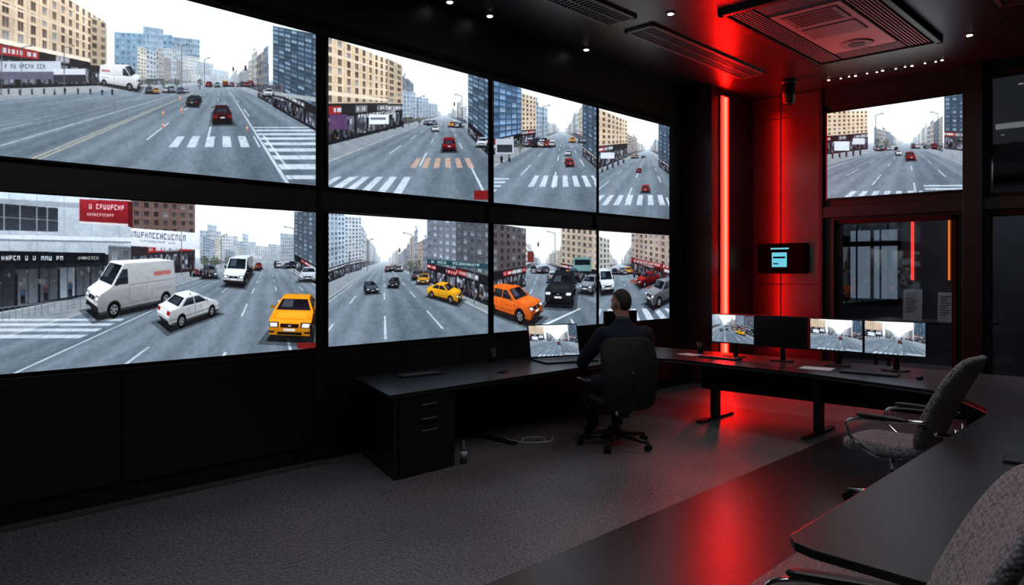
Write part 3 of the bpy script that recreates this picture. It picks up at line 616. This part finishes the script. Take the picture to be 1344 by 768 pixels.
b.box(-.045,.0,-1.45,9.76,.925,.955,'black',.004)
b.done()
b=B('baseboard_left'); b.box(-.045,.03,-1.45,9.76,0,.09,'blackm',.005); b.box(.03,.15,-1.45,3.5,0,.012,'grey',.003); b.done()
b=B('trim_4'); 
for y in (3.535,5.615,7.51): b.box(-.045,-.02,y-.02,y+.02,.96,3.75,'blackm')
b.box(-.045,-.015,-1.45,9.76,3.80,3.86,'blackm',.004); b.done()

# ------------------------------------------------------------------ video displays
def display(y0,y1,z0,z1,m):
    b=B('video_display'); b.box(-.043,-.003,y0-.018,y1+.018,z0-.018,z1+.018,'bezel',.004)
    b.quad([(0,y0,z0),(0,y1,z0),(0,y1,z1),(0,y0,z1)],m)
    b.done(norm=False)
cols=[(.95,3.47),(3.60,5.57),(5.66,7.48),(7.54,9.19)]
for i,(a,c) in enumerate(cols):
    display(a,c,2.40,3.72,SM['S%d'%(i+1)]); display(a,c,.985,2.165,SM['B%d'%(i+1)])
b=B('wall_mounted_television'); b.box(1.50,3.415,11.052,11.098,2.70,3.99,'bezel',.005); b.quad([(1.52,11.047,2.725),(3.395,11.047,2.725),(3.395,11.047,3.97),(1.52,11.047,3.97)],SM['R']); b.done(norm=False)

# ------------------------------------------------------------------ neon strip
b=B('neon_light_strip'); b.box(.358,.368,9.99,10.25,.35,4.28,'black',.003); b.box(.368,.378,10.02,10.22,.38,4.25,'red',.003); b.tube([(.386,10.12,.40),(.386,10.12,4.23)],.022,'redcore',10); b.done()

# ------------------------------------------------------------------ small wall monitor
b=B('wall_mounted_monitor'); b.box(.47,1.22,10.97,11.078,1.62,2.08,'ink',.012); b.box(.50,1.19,10.962,10.97,1.65,2.05,'ink',.003)
b.box(.72,.95,10.955,10.962,1.72,1.94,'lcd'); b.box(.74,.93,10.951,10.955,1.85,1.88,'ink'); b.box(.74,.82,10.951,10.955,1.76,1.78,'ink'); b.box(.70,.98,10.955,10.962,1.99,2.01,'lcd'); b.done()

# ------------------------------------------------------------------ ceiling fixtures
def downlight(x,y):
    b=B('recessed_downlight'); b.tube([(x,y,CZ-.012),(x,y,CZ)],[.05,.054],'grey',20); b.cyl((x,y,CZ-.016),.030,.006,'lamp',seg=20); b.done()
for x,y in ((.14,3.4),(.14,4.9),(.14,5.46),(.14,7.1),(1.55,6.72),(3.63,9.68),(4.9,6.5),(2.6,5.2)): downlight(x,y)
def vent(x0,x1,y0,y1,n):
    b=B('ceiling_air_vent'); z=CZ; t=.045
    b.box(x0,x0+t,y0,y1,z-.03,z,'grey',.005); b.box(x1-t,x1,y0,y1,z-.03,z,'grey',.005); b.box(x0,x1,y0,y0+t,z-.03,z,'grey',.005); b.box(x0,x1,y1-t,y1,z-.03,z,'grey',.005)
    b.box(x0+t,x1-t,y0+t,y1-t,z-.004,z,'blackm')
    for i in range(n):
        y=y0+t+(y1-y0-2*t)*(i+.5)/n; b.box(x0+t,x1-t,y-.009,y+.009,z-.024,z-.006,'grey')
    xm=(x0+x1)/2; b.box(xm-.01,xm+.01,y0+t,y1-t,z-.028,z-.02,'grey'); b.done()
vent(.87,1.25,3.8,6.55,46); vent(.87,1.25,6.85,9.62,46); vent(4.08,4.5,6.4,8.85,40)
b=B('ceiling_air_conditioner'); x0,x1,y0,y1=1.93,3.38,7.0,9.62; z=CZ
b.box(x0,x1,y0,y1,z-.02,z,'acd',.005)
for (a,c,d,e) in ((x0,x1,y0,y0+.07),(x0,x1,y1-.07,y1),(x0,x0+.07,y0,y1),(x1-.07,x1,y0,y1)): b.box(a,c,d,e,z-.06,z-.01,'black',.01)
for i in range(7): 
    xx=x0+.10+i*.035; b.box(xx,xx+.014,y0+.1,y1-.1,z-.045,z-.02,'acg'); xx=x1-.11-i*.035; b.box(xx-.014,xx,y0+.1,y1-.1,z-.045,z-.02,'acg')
for i in range(8):
    yy=y0+.10+i*.035; b.box(x0+.36,x1-.36,yy,yy+.014,z-.045,z-.02,'acg'); yy=y1-.11-i*.035; b.box(x0+.36,x1-.36,yy-.014,yy,z-.045,z-.02,'acg')
b.box(x0+.36,x1-.36,y0+.42,y1-.42,z-.055,z-.02,'ac',.012)
b.box(x0+.44,x1-.44,y0+.52,y0+.95,z-.066,z-.05,'acg',.01); b.box(x0+.44,x1-.44,y0+1.05,y0+1.45,z-.066,z-.05,'acg',.01)
b.tube([(2.65,8.95,z-.07),(2.65,8.95,z-.05)],[.17,.19],'acg',24); b.tube([(2.65,8.95,z-.075),(2.65,8.95,z-.06)],[.09,.10],'acd',20)
for i in range(5): b.box(x0+.5,x1-.5,y0+.57+i*.075,y0+.60+i*.075,z-.07,z-.064,'acd')
b.done()
b=B('led_light_row')
for i in range(13):
    x=1.73+1.42*i/12+(.02 if i%3 else -.02); b.cyl((x,10.6+(.02 if i%2 else 0),CZ-.012),.012 if i%3 else .017,.012,'led',seg=12)
b.box(1.65,3.22,10.56,10.65,CZ-.004,CZ,'black'); b.done()
b=B('dome_security_camera'); b.cyl((1.3,10.22,CZ-.06),.10,.06,'black'); b.tube([(1.3,10.22,CZ-.30),(1.3,10.22,CZ-.06)],[.085,.09],'black',20); b.ell((1.3,10.22,CZ-.29),(.085,.085,.07),'bezel'); b.done()

# ------------------------------------------------------------------ desk
DZ=.6875
b=B('u_shaped_desk')
poly=[(0.0,3.87),(1.03,3.49),(1.05,6.85),(1.12,7.02),(1.35,7.12),(2.9,6.98),(3.95,6.72),(4.2,6.58),(4.52,6.05),(4.56,5.85),(4.56,2.66),(4.60,2.60),(4.68,2.57),(5.6,2.5),(5.6,8.1),(0.0,8.1)]
b.prism(poly,DZ-.035,DZ,'desk',.006,'deskedge')
def tleg(x,y0,y1):
    b.box(x-.03,x+.03,y0,y1,0,.03,'black',.008); b.box(x-.04,x+.04,(y0+y1)/2-.05,(y0+y1)/2+.05,.03,DZ-.05,'black',.008); b.box(x-.03,x+.03,y0+.05,y1-.05,DZ-.06,DZ-.035,'black')
for x in (1.6,2.75,4.1): tleg(x,7.2,7.95)
b.box(1.2,5.5,7.98,8.0,.25,DZ-.036,'cab')
for y in (5.1,6.95):
    b.box(.06,.86,y-.03,y+.03,0,.03,'black',.008); b.box(.25,.35,y-.04,y+.04,.03,DZ-.036,'black',.008)
b.box(.035,.05,4.25,8.0,.2,DZ-.036,'cab')
for y in (3.1,4.6,6.2): b.box(5.05,5.45,y-.02,y+.02,0,DZ-.036,'cab',.004)
b.box(5.43,5.45,3.1,6.2,.15,DZ-.036,'cab')
b.done()
b=B('drawer_cabinet')
b.prism([(.06,3.90),(1.0,3.56),(1.0,4.20),(.06,4.20)],.0,DZ-.036,'cab',.004)
for z0,z1 in ((.50,.635),(.42,.492),(.03,.412)): b.box(1.0,1.018,3.60,4.18,z0,z1,'panel',.004)
for z in (.57,.455,.36): b.tube(smooth_path([(1.018,3.82,z),(1.04,3.84,z),(1.04,3.96,z),(1.018,3.98,z)],3),.006,'grey',8)
b.done()

# ------------------------------------------------------------------ monitors etc
def monitor(xc,yc,w,h,m,rz=0,zb=.83):
    b=B('computer_monitor'); z0=zb-DZ
    b.box(-w/2,w/2,-.005,.03,z0,z0+h,'black',.006); b.box(-w*.3,w*.3,.03,.055,z0+.06,z0+h-.06,'black',.01)
    if m: b.quad([(-w/2+.012,-.007,z0+.018),(w/2-.012,-.007,z0+.018),(w/2-.012,-.007,z0+h-.012),(-w/2+.012,-.007,z0+h-.012)],m)
    else: b.box(-w/2+.012,w/2-.012,-.008,-.005,z0+.018,z0+h-.012,'bezel')
    b.tube([(0,.06,.012),(0,.055,z0+h*.4)],[.03,.022],'black',12); b.sup(lambda x,y,z:Vector((x,y+.03,z+.008)),.13,.085,.008,.4,.7,'black',8,28)
    b.done((xc,yc,DZ),rz,norm=False)
monitor(1.72,7.75,.54,.34,SM['B2'],-.05); monitor(2.285,7.72,.58,.345,None,0); monitor(2.86,7.74,.54,.34,SM['R'],.0); monitor(3.42,7.72,.56,.345,SM['R'],.04)
monitor(.28,7.62,.52,.36,None,math.radians(75),.80)
def keyboard(x,y,rz,w=.42):
    b=B('computer_keyboard'); b.box(-w/2,w/2,-.07,.07,0,.016,'black',.004)
    n=int(w/.028)
    for r in range(5):
        for c in range(n): 
            x0=-w/2+.01+c*(w-.02)/n; y0=-.06+r*.024; b.box(x0,x0+(w-.02)/n-.004,y0,y0+.019,.016,.021,'grey')
    b.done((x,y,DZ),rz)
keyboard(.34,4.35,math.radians(82)); keyboard(1.70,7.50,0,.46); keyboard(3.32,7.32,.05,.5)
b=B('laptop'); w=.62
b.box(-w/2,w/2,-.40,0,0,.018,'black',.005)
for r in range(5):
    for c in range(16): b.box(-.25+c*.031,-.225+c*.031,-.18+r*.03,-.156+r*.03,.018,.021,'grey')
b.box(-.07,.07,-.36,-.24,.018,.0195,'grey')
R=Matrix.Rotation(math.radians(-12),3,'X')
def T(x,y,z): v=R@Vector((x,y,z)); return (v.x,v.y+.0,v.z+.015)
n0=len(b.bm.verts); b.box(-w/2,w/2,-.004,.012,0,.37,'black',.004); b.bm.verts.ensure_lookup_table()
for v in list(b.bm.verts)[n0:]: v.co=Vector(T(*v.co))
b.quad([T(-w/2+.012,-.006,.02),T(w/2-.012,-.006,.02),T(w/2-.012,-.006,.358),T(-w/2+.012,-.006,.358)],SM['R'])
b.done((.40,6.22,DZ),math.radians(68),norm=False)
b=B('computer_mouse'); b.sup(lambda x,y,z:Vector((x,y,z+.015)),.03,.05,.016,.8,.8,'black',8,20); b.done((3.75,7.3,DZ),.1)
b=B('paper_sheet'); b.box(-.15,.15,-.105,.105,0,.002,'paper'); b.done((2.80,7.40,DZ),.12)
b=B('paper_sheet'); b.box(-.12,.12,-.09,.09,0,.002,'paper'); b.done((1.25,7.62,DZ),-.2)
b=B('drinking_glass'); b.tube([(0,0,0),(0,0,.13)],[.033,.042],'glass',20); b.tube([(0,0,.008),(0,0,.09)],[.029,.036],'coffee',20); b.done((1.24,7.88,DZ))
b=B('tablet_computer'); b.box(-.13,.13,-.09,.09,0,.012,'black',.004); b.box(-.12,.12,-.08,.08,.012,.014,'bezel'); b.done((5.02,4.5,DZ),.15)
b=B('smartphone'); b.box(-.035,.035,-.075,.075,0,.01,'black',.003); b.box(-.031,.031,-.07,.07,.01,.0115,'bezel'); b.done((.75,5.05,DZ),.4)
b=B('pen_holder'); b.tube([(0,0,0),(0,0,.09)],.03,'black',16)
for k in range(3): b.tube([(.01*k-.01,0,.02),(.02*k-.02,.01*k,.15)],.004,'grey',6)
b.done((.10,5.55,DZ))
b=B('power_cable'); b.tube(smooth_path([(.60,5.22,.006),(.7,5.2,.006),(.85,5.22,.006),(.98,5.35,.006),(.85,5.5,.006),(.72,5.38,.006),(.86,5.22,.006),(1.0,5.42,.006),(.9,5.6,.006)],8),.0045,'white',8); b.done()
b=B('water_bottle'); b.loft([((0,0,0),.03,.03),((0,0,.14),.03,.03),((0,0,.17),.012,.012),((0,0,.2),.012,.012)],'grey',16); b.cyl((0,0,.06),.0305,.05,'white',seg=16); b.done((1.0,4.30,0))

# ------------------------------------------------------------------ chairs
def starbase(b,m,r=.33,hub=.09):
    for k in range(5):
        a=2*math.pi*k/5+.3; c,s=math.cos(a),math.sin(a)
        b.tube([(.02*c,.02*s,hub+.02),(r*.5*c,r*.5*s,hub+.005),(r*c,r*s,.075)],[.028,.022,.016],m,10)
        b.cyl((r*c,r*s,.045),.01,.04,'black',seg=8)
        for o in (-.018,.018):
            px,py=r*c-s*o,r*s+c*o; d=Vector((-s,c,0))*.011
            b.tube([Vector((px,py,.029))-d,Vector((px,py,.029))+d],.029,'blackm',16)
    b.tube([(0,0,.06),(0,0,.13)],.04,m,16); b.tube([(0,0,.13),(0,0,.26)],.028,'black',16); b.tube([(0,0,.26),(0,0,.40)],.018,'chrome',14)
b=B('office_chair'); starbase(b,'black',.34)
b.box(-.12,.12,-.12,.12,.36,.40,'black',.01)
b.sup(lambda x,y,z:Vector((x,y+.0,z+.435-.25*max(0,y-.15)**1.0*.3)),.265,.26,.045,.5,.5,'meshb')
def bk(x,y,z):
    zz=.72+y; wd=1-.10*max(0,-y/.32); return Vector((x*wd,-.285+z+.55*x*x*1.2-.06*math.cos((y)/.32*1.5)+.04*(y/.32)-.02,zz))
b.sup(bk,.275,.33,.024,.5,.38,'meshb',18,56)
b.tube(smooth_path([(0,-.08,.375),(0,-.25,.37),(0,-.365,.44),(0,-.385,.60),(0,-.37,.75)],5),[.03,.03,.028,.024,.02],'black',12)
for s in (-1,1):
    b.tube(smooth_path([(s*.12,0,.385),(s*.28,0,.39),(s*.325,-.01,.46),(s*.33,-.03,.62)],5),.02,'black',10)
    b.sup(lambda x,y,z,s=s:Vector((s*.33+x,y-.01,z+.635)),.04,.14,.018,.5,.5,'black',8,24)
PR=math.atan2(.85,.52)
b.done((1.56,5.75,0),PR)
PO=(1.605,5.78,0)

def conf_chair(x,y,rz,hs=1.):
    b=B('conference_chair'); starbase(b,'chrome',.31); b.box(-.11,.11,-.11,.11,.385,.42,'black',.01)
    b.sup(lambda x,y,z:Vector((x,y+.0,z+.46+.10*max(0,-y-.12))),.26,.27,.05,.5,.45,'mesh')
    def bb(x,y,z):
        k=(y+.33)/.66; yy=-.235-.30*k+.03*math.sin(k*3.14); zz=.47+.64*k*hs
        w=1-.12*max(0,k-.6)/.4-.06*max(0,.3-k)/.3
        return Vector((x*w,yy+z+.35*x*x,zz+z*.4))
    b.sup(bb,.265,.33,.032,.55,.42,'mesh',18,56)
    for s in (-1,1):
        b.tube(smooth_path([(s*.235,-.345,.68),(s*.285,-.28,.69),(s*.305,-.1,.675),(s*.305,.08,.665),(s*.305,.165,.63),(s*.300,.155,.54),(s*.285,.06,.46),(s*.22,-.02,.41),(s*.08,-.03,.40)],6),.0125,'chrome',10)
        b.sup(lambda x,y,z,s=s:Vector((s*.303+x,y-.06,z+.69)),.027,.17,.014,.5,.5,'black',8,24)
    b.tube(smooth_path([(-.235,-.36,.62),(-.1,-.40,.60),(.1,-.40,.60),(.235,-.36,.62)],4),.011,'chrome',8)
    b.tube(smooth_path([(0,-.05,.39),(0,-.25,.39),(0,-.36,.50),(0,-.40,.62)],4),.016,'chrome',8)
    return b.done((x,y,0),rz)
conf_chair(4.06,5.50,math.radians(84)); conf_chair(4.89,2.06,math.radians(108),1.06); conf_chair(4.3,13.0,math.radians(140))

# ------------------------------------------------------------------ seated person
per=bpy.data.objects.new('seated_person',None); S.collection.objects.link(per); per.location=PO; per.rotation_euler=(0,0,PR)
def fuse(o,vox,it=4,f=.5):
    r=o.modifiers.new('remesh','REMESH'); r.mode='VOXEL'; r.voxel_size=vox; r.use_smooth_shade=True
    s=o.modifiers.new('smooth','SMOOTH'); s.iterations=it; s.factor=f
b=B('suit_body'); c=lambda y,z:(0,y,z)
b.loft([(c(-.05,.475),.15,.12),(c(-.05,.50),.19,.15),(c(-.06,.58),.185,.14),(c(-.07,.68),.170,.125),(c(-.07,.80),.185,.125),(c(-.06,.93),.212,.135),(c(-.05,1.05),.220,.125),(c(-.035,1.11),.19,.10),(c(-.02,1.15),.12,.085),(c(-.01,1.18),.080,.078),(c(-.005,1.205),.068,.072)],'suit',32)
for s in (-1,1):
    b.ell((s*.205,-.04,1.055),(.09,.088,.085),'suit')
    b.tube(smooth_path([(s*.21,-.035,1.06),(s*.268,.03,.95),(s*.31,.20,.80),(s*.29,.31,.755),(s*.21,.48,.745),(s*.165,.61,.73)],5),[.082,.078,.068,.060,.053,.046,.040],'suit',16)
    b.tube(smooth_path([(s*.09,-.03,.55),(s*.11,.1,.555),(s*.13,.30,.545),(s*.14,.44,.52),(s*.14,.485,.44),(s*.135,.46,.28),(s*.13,.43,.10)],5),[.11,.108,.095,.08,.074,.064,.055],'suit',16)
o=b.done(parent=per); fuse(o,.012,6)
b=B('shoes')
for s in (-1,1): b.sup(lambda x,y,z,s=s:Vector((s*.13+x,.49+y,.045+z*(1.1-1.2*max(0,y)*3) if z>0 else .045+z)),.05,.135,.044,.7,.8,'black',10,28)
b.done(parent=per)
hp=bpy.data.objects.new('head_joint',None); S.collection.objects.link(hp); hp.parent=per; hp.location=(0,-.005,1.20); hp.rotation_euler=(math.radians(-3),0,math.radians(16))
b=B('head')
b.tube([(0,-.01,-.06),(0,0,.03),(0,.01,.12)],[.068,.062,.064],'skin',20)
b.ell((0,.015,.165),(.082,.100,.112),'skin'); b.ell((0,.045,.10),(.062,.068,.072),'skin'); b.ell((0,.085,.065),(.030,.026,.024),'skin')
b.tube([(0,.108,.165),(0,.128,.125)],[.009,.016],'skin',10); b.ell((0,.104,.182),(.055,.014,.012),'skin')
for s in (-1,1):
    b.sup(lambda x,y,z,s=s:Vector((s*.095+x+s*y*-.2,.012+y,.135+z)),.009,.020,.034,1,1,'skin',10,16)
    b.ell((s*.045,.075,.115),(.026,.026,.026),'skin')
o=b.done(parent=hp); fuse(o,.0055,3)
b=B('face_features')
for s in (-1,1): b.ell((s*.032,.104,.158),(.013,.007,.006),'eye')
b.ell((0,.113,.088),(.024,.006,.006),'lip')
for s in (-1,1): b.ell((s*.033,.112,.178),(.018,.005,.004),'hair')
b.done(parent=hp)
b=B('hair'); b.ell((0,.006,.170),(.091,.108,.120),'hair'); b.bm.verts.ensure_lookup_table()
dl=[v for v in b.bm.verts if v.co.z < .135+.75*v.co.y+ (.04 if abs(v.co.x)>.06 and v.co.y>-.03 else 0)-(.03 if v.co.y<-.03 else 0)]
bmesh.ops.delete(b.bm,geom=dl,context='VERTS')
o=b.done(parent=hp); sd=o.modifiers.new('s','SOLIDIFY'); sd.thickness=.014; sd.offset=-1; ss=o.modifiers.new('ss','SUBSURF'); ss.levels=1; ss.render_levels=1
b=B('shirt_collar'); b.tube([(0,-.008,1.185),(0,-.002,1.225)],[.071,.066],'shirt',24); b.done(parent=per)
for s in (-1,1):
    b=B('hand'); W=Vector((s*.160,.62,.722)); F=Vector((-s*.25,.97,-.06)).normalized(); Rr=F.cross(Vector((0,0,1))).normalized(); 
    Uu=Rr.cross(F)
    q=lambda f,r,u:W+F*f+Rr*r+Uu*u
    b.tube([q(-.05,0,.004),q(.01,0,0)],[.027,.026],'skin',12)
    b.sup(lambda x,y,z:q(.045+y,x,z),.040,.052,.015,.7,.6,'skin',10,24)
    for i,(r0,L) in enumerate(((-.030,.062),(-.010,.075),(.011,.080),(.031,.070)) if s<0 else ((.030,.062),(.010,.075),(-.011,.080),(-.031,.070))):
        r1=r0*1.25; b.tube(smooth_path([q(.075,r0,0),q(.092+.3*L,r1,.008),q(.092+.7*L,r1,.002),q(.092+L,r1,-.014)],3),[.0095,.009,.008,.0068],'skin',10)
    b.tube(smooth_path([q(.015,-s*.026,0),q(.04,-s*.050,-.004),q(.075,-s*.056,-.010)],3),[.013,.011,.008],'skin',10)
    o=b.done(parent=per); fuse(o,.0035,2)

# ------------------------------------------------------------------ room beyond the window
b=B('wall_far'); b.box(-.3,7.45,14.6,14.75,0,3.2,'farwall'); b.done()
b=B('wall_far_left'); b.box(-.3,-.15,11.25,14.6,0,3.2,'farwall'); b.done()
b=B('ceiling_far'); b.box(-.3,7.45,11.25,14.75,3.2,3.3,'ceil'); b.done()
b=B('window_4')
for x0,x1 in ((.62,.98),(1.04,1.44)):
    for z0,z1 in ((1.15,2.12),(2.22,2.42)): b.box(x0,x1,14.58,14.6,z0,z1,'dimwin'); b.box(x0+.1,x0+.13,14.56,14.58,z0,z1,'black')
for z in (1.08,2.14,2.44): b.box(.55,1.5,14.55,14.6,z,z+.06,'black')
for x in (.55,.985,1.45): b.box(x,x+.05,14.55,14.6,1.08,2.5,'black')
b.done()
b=B('red_neon_tube'); b.box(1.67,1.71,14.57,14.6,1.5,2.55,'red2'); b.done()
b=B('orange_neon_tube'); b.box(2.26,2.285,14.57,14.6,1.5,2.55,'orange2'); b.done()
b=B('red_neon_bar'); b.box(3.7,4.1,14.55,14.6,2.2,2.23,'red2'); b.done()
b=B('meeting_table'); b.box(1.7,3.3,12.2,13.0,.86,.90,'desk',.006)
for x in (1.8,3.2):
    for y in (12.3,12.9): b.box(x-.02,x+.02,y-.02,y+.02,0,.86,'black')
b.done()
for x,w,h in ((2.26,.26,.48),(2.72,.22,.44)):
    b=B('paper_stand'); b.box(-w/2,w/2,-.004,.004,.0,h,'paper')
    for i in range(9): b.box(-w*.36,w*.3-(i%3)*.03,-.006,-.004,h*.85-i*.035,h*.85-i*.035+.01,'grey')
    b.done((x,12.5,.90),.1,rx=-.12)

# ------------------------------------------------------------------ lights
def area(name,loc,rot,sx,sy,p,col=(1,1,1)):
    l=bpy.data.lights.new(name,'AREA'); l.shape='RECTANGLE'; l.size=sx; l.size_y=sy; l.energy=p; l.color=col
    o=bpy.data.objects.new(name,l); S.collection.objects.link(o); o.location=loc; o.rotation_euler=rot; return o
area('ceiling_fill_light',(4.6,2.4,4.3),(0,0,0),2.6,4.2,62,(.96,.96,1))  # soft fill added to brighten the room, no panel fixture here
area('ceiling_fill_light',(3.3,6.4,4.3),(0,0,0),3,.6,14,(.95,.96,1))  # second added fill above the desks, also without a fixture
area('far_room_light',(2.8,12.8,3.15),(0,0,0),2.5,1.5,34,(.85,.9,1))
def spot(x,y,p,col=(1,.95,.9),sz=1.6,z=CZ-.03):
    l=bpy.data.lights.new('downlight_lamp','SPOT'); l.energy=p; l.spot_size=sz; l.spot_blend=.8; l.color=col; l.shadow_soft_size=.05
    o=bpy.data.objects.new('downlight_lamp',l); S.collection.objects.link(o); o.location=(x,y,z)
spot(1.55,6.72,18); spot(3.63,9.6,10); spot(4.9,6.5,28); spot(2.6,5.2,12)
w=bpy.data.worlds.new('world'); S.world=w; w.use_nodes=True; w.node_tree.nodes['Background'].inputs[0].default_value=(.02,.022,.026,1)

# ------------------------------------------------------------------ camera
cd=bpy.data.cameras.new('camera'); cam=bpy.data.objects.new('camera',cd); S.collection.objects.link(cam); S.camera=cam
cam.location=(5.7,0,1.65); cam.rotation_euler=(math.pi/2,0,math.radians(43.8)); cd.sensor_width=36; cd.lens=26.01; cd.shift_y=-27.5/1344; cd.clip_start=.05
